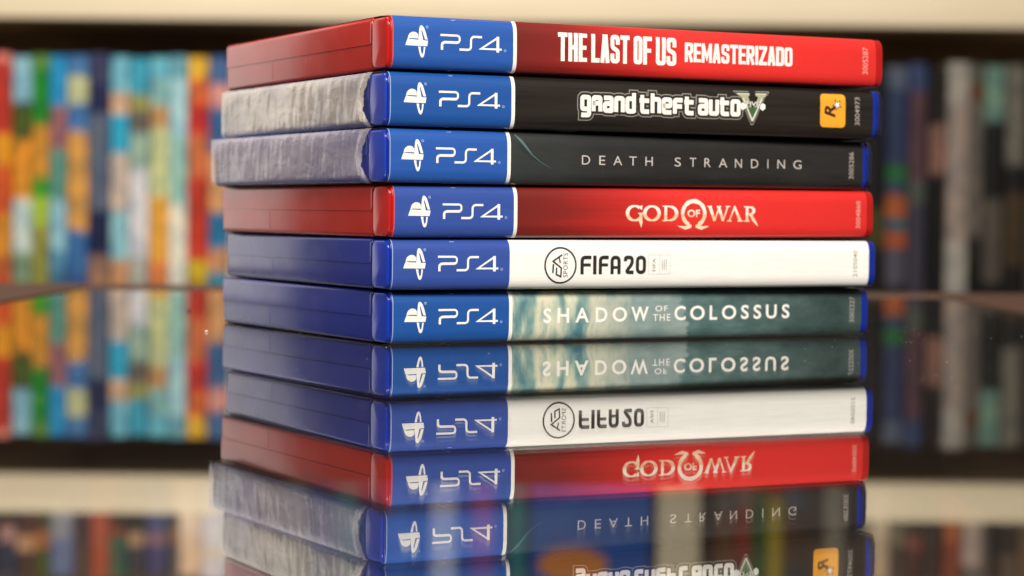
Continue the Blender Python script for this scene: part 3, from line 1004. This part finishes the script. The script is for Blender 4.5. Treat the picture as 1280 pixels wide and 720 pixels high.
SER = [("3005287", 161.74, 3.71, 164.0, 12.16), ("3004973", 159.93, 3.97, 162.0, 12.74), ("3005286", 161.41, 3.18, 163.5, 11.67),
       ("3004860", 162.7, 2.92, 164.6, 11.63), ("2105040", 160.75, 2.99, 162.6, 11.45), ("3002227", 162.18, 3.97, 164.25, 12.2)]


def film_sheet(parent, T):
    """gathered film over the short end, pulled round the hinge and the far corner"""
    bm = bmesh.new()
    from mathutils import noise as nz
    ny, nzv = 130, 22
    sd = T * 3.7
    rows = []
    for i in range(ny + 1):
        t = i / ny
        y = 1.0 + t * 136.5
        row = []
        for j in range(nzv + 1):
            s = j / nzv
            z = -0.35 + s * (T + 0.7)
            e = abs(2 * s - 1)
            out = 1.0 - 0.6 * e ** 6
            out += 0.35 * nz.noise(Vector((y * 0.05, z * 0.16, sd))) + 0.10 * nz.noise(Vector((y * 0.5 + z * 0.12, z * 0.10, sd + 9)))
            # a thick fold just behind the hinge
            fold = math.exp(-((y - (17.5 - 5.0 * (2 * s - 1) ** 2)) / 1.2) ** 2)
            out += 0.9 * fold
            if y < 5:
                out = 0.35 + (out - 0.35) * max(0, (y - 1) / 4)
            if t > 0.97:
                out -= (t - 0.97) / 0.03 * 1.2
            out = max(out, 0.32)
            row.append(bm.verts.new((-out * MM, y * MM, z * MM)))
        rows.append(row)
    for a, b in zip(rows, rows[1:]):
        for j in range(nzv):
            bm.faces.new((a[j], b[j], b[j + 1], a[j + 1]))
    o = bm_obj("shrink_wrap", bm, M["film" if T < 15.03 else "film_thin"], parent)
    # clear film standing off the other short end and round the spine corner
    bm = bmesh.new()
    pr = []
    for i in range(25):
        s = -1 + 2 * i / 24
        v = T / 2 + s * (T / 2 + 0.06)
        pr.append((v, prof(v, T) - 0.22))
    rows = []
    for v, y in pr:
        wv = 0.35 * nz.noise(Vector((v * 0.4, 3.1, sd)))
        rows.append([bm.verts.new((u * MM, yy * MM, v * MM)) for u, yy in
                     ((168.6, y + 0.12), (169.6, y + 0.1), (171.2 + wv, y + 1.0), (171.6 + wv, y + 6), (170.7, y + 40), (170.5, 134))])
    for a, b in zip(rows, rows[1:]):
        for j in range(5):
            bm.faces.new((a[j], a[j + 1], b[j + 1], b[j]))
    bm_obj("wrap_end", bm, M["clear_film"], parent)


for ci, c in enumerate(CASES):
    T = TH[ci]
    x, y, th, ta, tb = POSE[ci]
    root = empty("game_case", (x * MM, y * MM, Z[ci] * MM), c["label"], "game case", "video game cases lying in one stack")
    root.rotation_euler = (tb, -ta, th)
    P, Hm = M[c["k"] + "_plastic"], M[c["k"] + "_hinge"]
    lo, hi = -0.34, T + 0.42
    seam = T * 0.50
    # shells
    for nm, dx, keep_low in (("lower_shell", 0.0, True), ("upper_shell", -0.22, False)):
        bm = box_bm(dx, 170, 12.9, 135 - dx, lo, hi, 1.5, 4)
        cut = seam * MM
        bmesh.ops.bisect_plane(bm, geom=bm.verts[:] + bm.edges[:] + bm.faces[:], plane_co=(0, 0, cut + (-0.00004 if keep_low else 0.00004)), plane_no=(0, 0, 1),
                               clear_outer=keep_low, clear_inner=not keep_low)
        bmesh.ops.holes_fill(bm, edges=[e for e in bm.edges if e.is_boundary])
        bm_obj(nm, bm, P, root)
    # thumb notches and ribs on the short end
    for yy in ((64, 92) if not c["wrap"] else ()):
        bm_obj("rib", box_bm(-0.06, 0.4, yy, yy + 0.35, lo + 1.6, seam - 0.4, 0.05, 1), P, root)
    bm_obj("catch", box_bm(-0.28, 0.4, 13.3, 14.6, seam + 0.3, hi - 1.2, 0.3, 2), P, root)
    # hinge spine: the bulged profile extruded over the whole length
    bm = bmesh.new()
    half = T / 2 + 0.04
    pr = []
    for i in range(29):
        s = -1 + 2 * i / 28
        s = math.copysign(1 - (1 - abs(s)) ** 1.35, s)
        v = T / 2 + s * half
        pr.append((prof(v, T) + 0.03, v))
    pr = pr + [(12.4, T / 2 + half), (12.4, T / 2 - half)]
    stations = [(0.0, 0.72), (0.25, 0.90), (0.8, 1.0), (169.2, 1.0), (169.75, 0.92), (170.0, 0.78)]
    rings = []
    for u, kf in stations:
        ins = (1 - kf) * 3.2
        ring = []
        for yy, vv in pr:
            yv = yy + ins if yy < 8 else yy - ins * 0.4
            dv = vv - T / 2
            vv2 = T / 2 + math.copysign(max(0, abs(dv) - ins * (abs(dv) / half) ** 3), dv)
            ring.append(bm.verts.new((u * MM, yv * MM, vv2 * MM)))
        rings.append(ring)
    n = len(pr)
    for a, b in zip(rings, rings[1:]):
        for i in range(n):
            j = (i + 1) % n
            bm.faces.new((a[i], a[j], b[j], b[i]))
    bm.faces.new(rings[0][::-1])
    bm.faces.new(rings[-1])
    bm_obj("hinge_spine", bm, Hm, root)
    # raised pad on the end of the hinge
    bm = box_bm(-0.5, 0.9, 1.5, 12.6, 0.2, T - 0.2)
    bmesh.ops.bevel(bm, geom=[e for e in bm.edges if abs(e.verts[0].co.x - e.verts[1].co.x) > 1e-4], offset=2.6 * MM, segments=6, profile=0.5, affect='EDGES')
    bmesh.ops.bevel(bm, geom=[e for e in bm.edges if max(e.verts[0].co.x, e.verts[1].co.x) < 0], offset=0.6 * MM, segments=4, profile=0.5, affect='EDGES')
    bm_obj("hinge_cap", bm, M[c["k"] + "_cap"], root)
    # paper insert
    du = (0.0, 0.3, -0.3, 0.6, -0.45, -0.2)[ci]
    panel = strip("platform_panel", 0.55, 38.35 + du, T, M[c["blue"]], root)
    strip("divider_rule", 38.35 + du, 39.5 + du, T, M["white_ink"], root)
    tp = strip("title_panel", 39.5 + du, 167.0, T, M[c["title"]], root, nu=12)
    strip("panel_edge", 0.25, 0.55, T, M["pale_blue_ink" if c["k"] == "blue" else "pink_print"], root, eps=0.045)
    sheet("front_cover_sheet", [(0.6, 19.3, c["blue"]), (19.3, 20.0, "white_ink"), (20.0, 167, c["front"])], hi + 0.035, T, root)
    bk = [(0.6, 19.3, "black_print"), (19.3, 20.0, "white_ink"), (20.0, 167, c["back"])]
    if ci == 2:
        bk = [(0.6, 19.3, "black_print"), (19.3, 20.0, "white_ink"), (20.0, 31, "red_print"), (31, 167, "teal_print")]
    if ci == 1:
        bk = [(0.6, 19.3, "black_print"), (19.3, 20.0, "white_ink"), (20.0, 56, "black_print"), (56, 62, "white_print"), (62, 167, "black_print")]
    sheet("back_cover_sheet", bk, lo - 0.035, T, root)
    for nm, u0, u1, mt in (("front_edge_print", 20.2, 38.3, c["front"]), ("front_edge_rule", 19.2, 20.2, "white_ink")):
        if c["front"] == "black_print" and nm == "front_edge_print":
            continue
        q = Ink()
        v0 = T - (0.34 if nm == "front_edge_print" else 0.55)
        q.poly([(u0 + (0.0 if nm == "front_edge_print" else -0.5), v0), (u1, v0 + 0.0), (u1, T + 0.07), (u0, T + 0.07)])
        q.build(nm, M[mt], root, T, 0.10)
    if ci in (1, 2):
        q = Ink()
        q.poly([(19.3, -0.06), (20.1, -0.06), (20.1, 0.42), (19.3, 0.42)])
        q.build("back_edge_rule", M["white_ink"], root, T, 0.07)
    if ci == 2:
        for u0, u1, mt in ((20.1, 30.5, "red_print"), (30.5, 166, "teal_print")):
            q = Ink()
            q.poly([(u0, -0.06), (u1, -0.06), (u1, 0.3), (u0, 0.3)])
            q.build("back_edge_print", M[mt], root, T, 0.07)
    if ci == 1:
        q = Ink()
        q.poly([(62.5, -0.06), (69.5, -0.06), (69.0, 0.75), (63.0, 0.75)])
        q.build("price_sticker_edge", M["faint_ink"], root, T, 0.07)
    add_emblem(panel, T, [0, 0.1, 0.05, -0.3, -0.3, -0.1][ci], du)
    k = Ink()
    s, a0, b0, a1, b1 = SER[ci]
    k.text(s, a0 + 0.1, b0, a1 - 0.15, b1, bold=0.002, rot=True)
    k.build("serial_number", M["grey_ink"] if ci == 4 else M["dim_ink"] if ci in (1, 2, 5) else M["red_code_ink"], tp, T, 0.085)
    if c["wrap"]:
        film_sheet(root, T)

    t = Ink()
    if ci == 0:
        for s, u0, u1 in (("THE", 53.0, 62.7), ("LAST", 64.1, 77.1), ("OF", 78.5, 84.8), ("US", 86.2, 93.3)):
            word(t, s, u0, u1, 3.8, 12.15, 1.3)
        word(t, "REMASTERIZADO", 96.3, 135.2, 5.15, 10.95, 1.05, 0.2, 0.5)
        t.build("title_lettering", M["white_ink"], tp, T, 0.085)
    elif ci == 1:
        g, k, w_ = Ink(), Ink(), Ink()
        inks = [(g, 1.95), (k, 1.4), (w_, 0.0)]
        lower_word(inks, "grand", 61.2, 80.3, 5.35, 10.45, 1.38)
        lower_word(inks, "theft", 81.3, 100.8, 5.4, 10.55, 1.38)
        lower_word(inks, "auto", 101.8, 117.3, 5.5, 10.75, 1.38)
        # the big numeral V, its banner and scrolls
        V = [(115.6, 12.75), (120.6, 12.75), (120.4, 12.0), (119.9, 11.7), (121.6, 7.6), (123.6, 11.6), (122.7, 12.0), (122.6, 12.8), (127.0, 12.85), (126.4, 11.9), (125.6, 11.5), (121.9, 4.1), (121.1, 4.1), (117.4, 11.5), (116.4, 12.0)]
        def grow(pts, d):
            cx, cy = 121.4, 9.4
            return [(cx + (p[0] - cx) * (1 + d / 5.0), cy + (p[1] - cy) * (1 + d / 4.5)) for p in pts]
        for nk, d in ((g, 0.85), (k, 0.5)):
            nk.poly(grow(V, d))
        e = Ink()
        e.poly(V)
        gi = Ink()
        gi.poly([(119.2, 8.5), (123.9, 8.5), (121.7, 4.9), (121.3, 4.9)])
        ol = Ink()
        ol.stroke([(118.1, 11.2), (121.5, 4.55), (125.0, 11.2)], 0.3)
        ol.stroke([(116.0, 12.55), (120.2, 12.55)], .15)
        ol.stroke([(122.9, 12.6), (126.6, 12.65)], .15)
        ol.poly([(117.0, 9.5), (118.0, 9.9), (119.3, 9.0), (119.2, 8.2), (117.9, 7.5), (116.9, 8.3)])
        ol.poly([(124.3, 9.2), (125.2, 9.9), (126.2, 9.4), (126.2, 8.2), (125.2, 7.5), (124.2, 8.2)])
        kb = Ink()
        kb.poly([(118.8, 9.9), (121.5, 10.6), (124.6, 9.9), (124.4, 8.6), (121.5, 9.2), (119.0, 8.6)])
        ft = Ink()
        ft.text("FIVE", 119.3, 8.85, 124.1, 10.2, bold=0.015)
        g.build("outer_outline", M["grey_ink"], tp, T, 0.08)
        k.build("inner_outline", M["black_ink"], tp, T, 0.13)
        w_.build("title_lettering", M["white_ink"], tp, T, 0.18)
        e.build("numeral", M["olive_ink"], tp, T, 0.22)
        gi.build("numeral_fill", M["green_ink"], tp, T, 0.235)
        kb.build("numeral_banner", M["black_ink"], tp, T, 0.25)
        ol.build("numeral_trim", M["white_ink"], tp, T, 0.265)
        ft.build("banner_lettering", M["white_ink"], tp, T, 0.28)
        q = Ink()
        q.poly(rounded([(146.8, 3.1), (156.35, 3.1), (156.35, 13.5), (146.8, 13.5)], 1.5, True))
        bd = q.build("badge", M["orange_ink"], tp, T, 0.085)
        q = Ink()
        q.text("R", 148.4, 6.2, 152.5, 9.9, bold=0.035, rot=True, shear=0.25)
        star = lambda cx, cy, r, ph: [(cx + (r if i % 2 == 0 else r * .42) * math.cos(math.radians(ph + 36 * i)), cy + (r if i % 2 == 0 else r * .42) * math.sin(math.radians(ph + 36 * i))) for i in range(10)]
        q.poly(star(153.15, 10.2, 2.05, 190))
        q.build("badge_letter", M["brown_ink"], tp, T, 0.12)
        q = Ink()
        q.poly(star(153.15, 10.2, 1.35, 190))
        q.build("badge_star", M["white_ink"], tp, T, 0.17)
    elif ci == 2:
        def U_(p):
            return 63.15 + (p - 138) * 0.09622 if p < 430 else 95.73 + (p - 475) * (0.0966 + (p - 475) * 0.0000127)
        for ch, a, b_ in (("D", 138, 167), ("E", 200, 222), ("A", 251, 283), ("T", 309, 336), ("H", 368, 395), ("S", 475, 498), ("T", 531, 555), ("R", 585, 608),
                          ("A", 638, 669), ("N", 697, 722), ("D", 755, 781), ("I", 814, 817.5), ("N", 850, 877), ("G", 907, 936)):
            t.text(ch, U_(a), 6.05, U_(b_), 8.75, bold=-0.004)
        t.build("title_lettering", M["silver_ink"], tp, T, 0.085)
        q = Ink()
        pts = [(40.5, 14.6), (42.6, 12.6), (44.6, 10.4), (46.2, 8.6), (49.0, 6.6), (53, 4.6)]
        q.stroke(pts, [0.3, 0.8, 0.7, 0.3, 0.15, 0.05])
        q.build("streak_art", M["cyan_ink"], tp, T, 0.085)
        q = Ink()
        q.stroke([(40.0, 13.8), (42.0, 11.4), (44.4, 9.2), (48.0, 7.2), (53, 5.6)], [0.4, 1.2, 1.4, 1.0, 0.3])
        q.build("streak_shadow_art", M["dark_teal_ink"], tp, T, 0.07)
    elif ci == 3:
        lo_, hi_ = 4.95, 9.6
        # G with its dagger tail
        t.stroke(arc(80.2, 7.3, 2.55, 2.15, 48, 318, 26), [0.5 + 0.75 * abs(math.cos(math.radians(48 + 270 * i / 26))) for i in range(27)])
        t.poly([(81.2, 7.4), (83.3, 7.4), (82.95, 6.9), (82.95, 4.4), (82.6, 2.9), (81.7, 4.9), (81.9, 6.9)])
        t.poly([(81.6, 9.35), (82.9, 9.7), (82.8, 8.3), (82.3, 8.5)])
        t.stroke(arc(86.3, 7.3, 2.55, 2.1, 0, 360, 36)[:-1], [0.5 + 0.75 * abs(math.cos(math.radians(10 * i))) for i in range(36)], closed=True)
        t.stroke([(91.2, 5.0), (91.2, 9.6)], 1.0)
        t.stroke([(90.0, 9.5), (91.6, 9.5)], .35); t.stroke([(90.0, 5.1), (91.6, 5.1)], .35)
        t.stroke([(91.2, 9.4)] + arc(92.4, 7.3, 2.7, 2.1, 90, -90, 18) + [(91.2, 5.2)], [0.45] + [0.45 + 0.8 * abs(math.cos(math.radians(90 - 10 * i))) for i in range(19)] + [0.45])
        # omega ring
        t.stroke(arc(101.3, 7.35, 4.0, 3.75, -62, 242, 44), [1.25 + 0.1 * math.sin(i) for i in range(45)])
        t.poly([(103.0, 4.3), (102.0, 3.7), (102.1, 3.0), (104.2, 2.35), (106.2, 3.1), (106.9, 3.6), (104.6, 3.45), (103.6, 3.6)])
        t.poly([(99.6, 4.3), (100.6, 3.7), (100.5, 3.0), (98.4, 2.35), (96.4, 3.1), (95.3, 3.6), (98.0, 3.45), (99.0, 3.6)])
        t.text("OF", 99.0, 6.2, 103.6, 8.5, bold=0.03)
        # W, A, R
        t.stroke([(107.1, 9.6), (108.9, 5.2)], [1.15, .9]); t.stroke([(108.9, 5.1), (110.6, 9.4)], .5)
        t.stroke([(110.3, 9.6), (112.0, 5.2)], [1.15, .9]); t.stroke([(112.0, 5.1), (113.7, 9.6)], .5)
        for a in (106.2, 109.6, 112.9): t.stroke([(a, 9.55), (a + 1.7, 9.55)], .32)
        t.stroke([(114.3, 5.1), (116.3, 9.5)], .5); t.stroke([(116.1, 9.7), (118.4, 5.1)], [.7, 1.15])
        t.stroke([(113.5, 5.1), (115.2, 5.1)], .35); t.stroke([(117.4, 5.1), (119.4, 5.1)], .35)
        t.stroke([(120.9, 5.0), (120.9, 9.6)], 1.0); t.stroke([(119.7, 9.5), (121.4, 9.5)], .35); t.stroke([(119.8, 5.1), (121.9, 5.1)], .35)
        t.stroke([(120.9, 9.4)] + arc(122.0, 8.35, 1.45, 1.05, 90, -90, 12) + [(120.9, 7.3)], [.45] + [.45 + .6 * abs(math.cos(math.radians(90 - 15 * i))) for i in range(13)] + [.45])
        t.stroke([(122.0, 7.4), (123.4, 5.4), (125.0, 3.6)], [1.0, 1.1, .2])
        t.build("title_lettering", M["gold_ink"], tp, T, 0.085)
    elif ci == 4:
        t.stroke(arc(54.8, 6.85, 5.2, 5.2, 0, 360, 48)[:-1], 0.55, closed=True)
        f = lambda px, py: (49.33 + (px - 72) * 0.0379, 6.87 - (py - 190) * 0.0334)
        t.stroke([f(149, 258), f(153, 178)], 0.55)
        t.stroke([f(182, 210), f(180, 272), f(220, 290), f(224, 214), f(150, 154), f(230, 97)], 0.5)
        t.stroke([f(214, 170), f(204, 122)], 0.42)
        t.build("round_badge", M["black_ink"], tp, T, 0.085)
        t = Ink()
        t.text("SPORTS", 55.75, 3.35, 57.25, 10.5, bold=0.0, rot=True, space=1.1)
        t.build("badge_lettering", M["black_ink"], tp, T, 0.09)
        t = Ink()
        y0, y1, w = 4.15, 9.75, 1.12
        def Fg(x0, x1):
            t.stroke(rounded([(x1, y1 - w / 2), (x0 + w / 2, y1 - w / 2), (x0 + w / 2, y0)], 1.1), w); t.stroke([(x0 + w / 2, 6.95), (x1 - .2, 6.95)], w * .85)
        Fg(61.55, 65.25); t.stroke([(66.45, y0), (66.45, y1)], w * 1.05); Fg(67.8, 71.2)
        t.stroke(rounded([(72.4, y0), (72.4, y1 - w / 2), (74.8, y1 - w / 2), (74.8, y0)], 1.3), w); t.stroke([(72.4, 6.2), (74.8, 6.2)], w * .8)
        t.stroke(rounded([(77.0, 8.0), (77.0, y1 - w / 2), (79.35, y1 - w / 2), (79.35, 7.3), (77.1, y0 + w / 2), (79.9, y0 + w / 2)], 1.2), w)
        t.stroke(rounded([(81.2, y0 + w / 2), (83.65, y0 + w / 2), (83.65, y1 - w / 2), (81.2, y1 - w / 2)], 1.3, True), w, closed=True)
        t.build("title_lettering", M["black_ink"], tp, T, 0.085)
        t = Ink()
        t.stroke([(85.1, 4.15), (92.7, 4.15), (92.7, 10.0), (85.1, 10.0)], 0.14, closed=True)
        t.stroke([(89.0, 4.15), (89.0, 10.0)], 0.14)
        t.build("licence_box", M["faint_ink"], tp, T, 0.085)
        t = Ink()
        t.text("FIFA", 86.5, 5.0, 87.6, 8.9, bold=0.01, rot=True)
        for i, u in enumerate((89.9, 90.6, 91.3)):
            t.stroke([(u, 5.4), (u, 8.3 + 0.2 * i)], 0.22)
        t.build("licence_lettering", M["grey_ink"], tp, T, 0.09)
    else:
        for ch, a, b_, d in (("S", 49.7, 52.4, 0), ("H", 54.5, 58.5, .02), ("A", 60.6, 65.4, .04), ("D", 67.7, 71.8, .06), ("O", 73.6, 78.7, .08), ("W", 80.2, 86.4, .12),
                             ("C", 95.7, 99.8, .2), ("O", 101.4, 106.8, .2), ("L", 108.6, 111.4, .22), ("O", 113.1, 118.5, .24), ("S", 120.3, 123.2, .26), ("S", 125.0, 127.9, .26),
                             ("U", 129.7, 133.8, .28), ("S", 135.8, 138.7, .3)):
            t.text(ch, a, 5.3 + d, b_, 9.75 + d, bold=0.022)
        t.text("OF", 88.8, 8.35, 93.2, 10.1, bold=0.004, space=1.2)
        t.text("THE", 88.0, 5.45, 94.2, 7.5, bold=0.004, space=1.25)
        t.build("title_lettering", M["white_ink"], tp, T, 0.085)

# ---------------------------------------------------------------- dust and crumbs lying on the glass
bm = bmesh.new()


def speck(x, y, r):
    n = 5
    vs = []
    a0 = rnd.random() * 6
    for i in range(n):
        a = a0 + i / n * 2 * math.pi
        rr = r * (0.6 + 0.6 * rnd.random())
        vs.append(bm.verts.new(((x + rr * math.cos(a)) * MM, (y + rr * math.sin(a)) * MM, 0.05 * MM)))
    top = bm.verts.new((x * MM, y * MM, (0.05 + r * 0.8) * MM))
    for i in range(n):
        bm.faces.new((vs[i], vs[(i + 1) % n], top))


for i in range(460):
    yy = 420 + rnd.random() ** 1.2 * 480
    speck((rnd.random() - 0.5) * 0.46 * yy, yy, 0.04 + 0.09 * rnd.random() ** 3)
for cx, cy, n in ((-150, 775, 14), (125, 690, 12), (-118, 720, 12), (150, 700, 10)):
    for i in range(n):
        speck(cx + rnd.gauss(0, 10), cy + rnd.gauss(0, 30), 0.05 + 0.08 * rnd.random())
du = bm_obj("dust", bm, flat("dust", (225, 220, 210), 0.7), None, False)
du["kind"] = "stuff"
du["label"] = "pale dust specks scattered on the glass table top"
bm = bmesh.new()
bmesh.ops.create_icosphere(bm, subdivisions=2, radius=0.45 * MM)
for v in bm.verts:
    v.co *= 1 + 0.5 * (rnd.random() - 0.5)
    v.co.z *= 0.6
cr = bm_obj("crumb", bm, flat("pale_crumb", (240, 232, 220), 0.6))
cr.location = (-0.0955, 0.684, 0.00025)
cr["label"] = "tiny white crumb on the glass left of the stack"
cr["category"] = "crumb"
bm = bmesh.new()
bmesh.ops.create_icosphere(bm, subdivisions=2, radius=0.7 * MM)
for v in bm.verts:
    v.co *= 1 + 0.5 * (rnd.random() - 0.5)
    v.co.z *= 0.55
cr = bm_obj("crumb", bm, flat("dark_crumb", (50, 36, 28), 0.7))
cr.location = (-0.122, 0.825, 0.0004)
cr["label"] = "dark speck on the glass farther back left of the stack"
cr["category"] = "crumb"
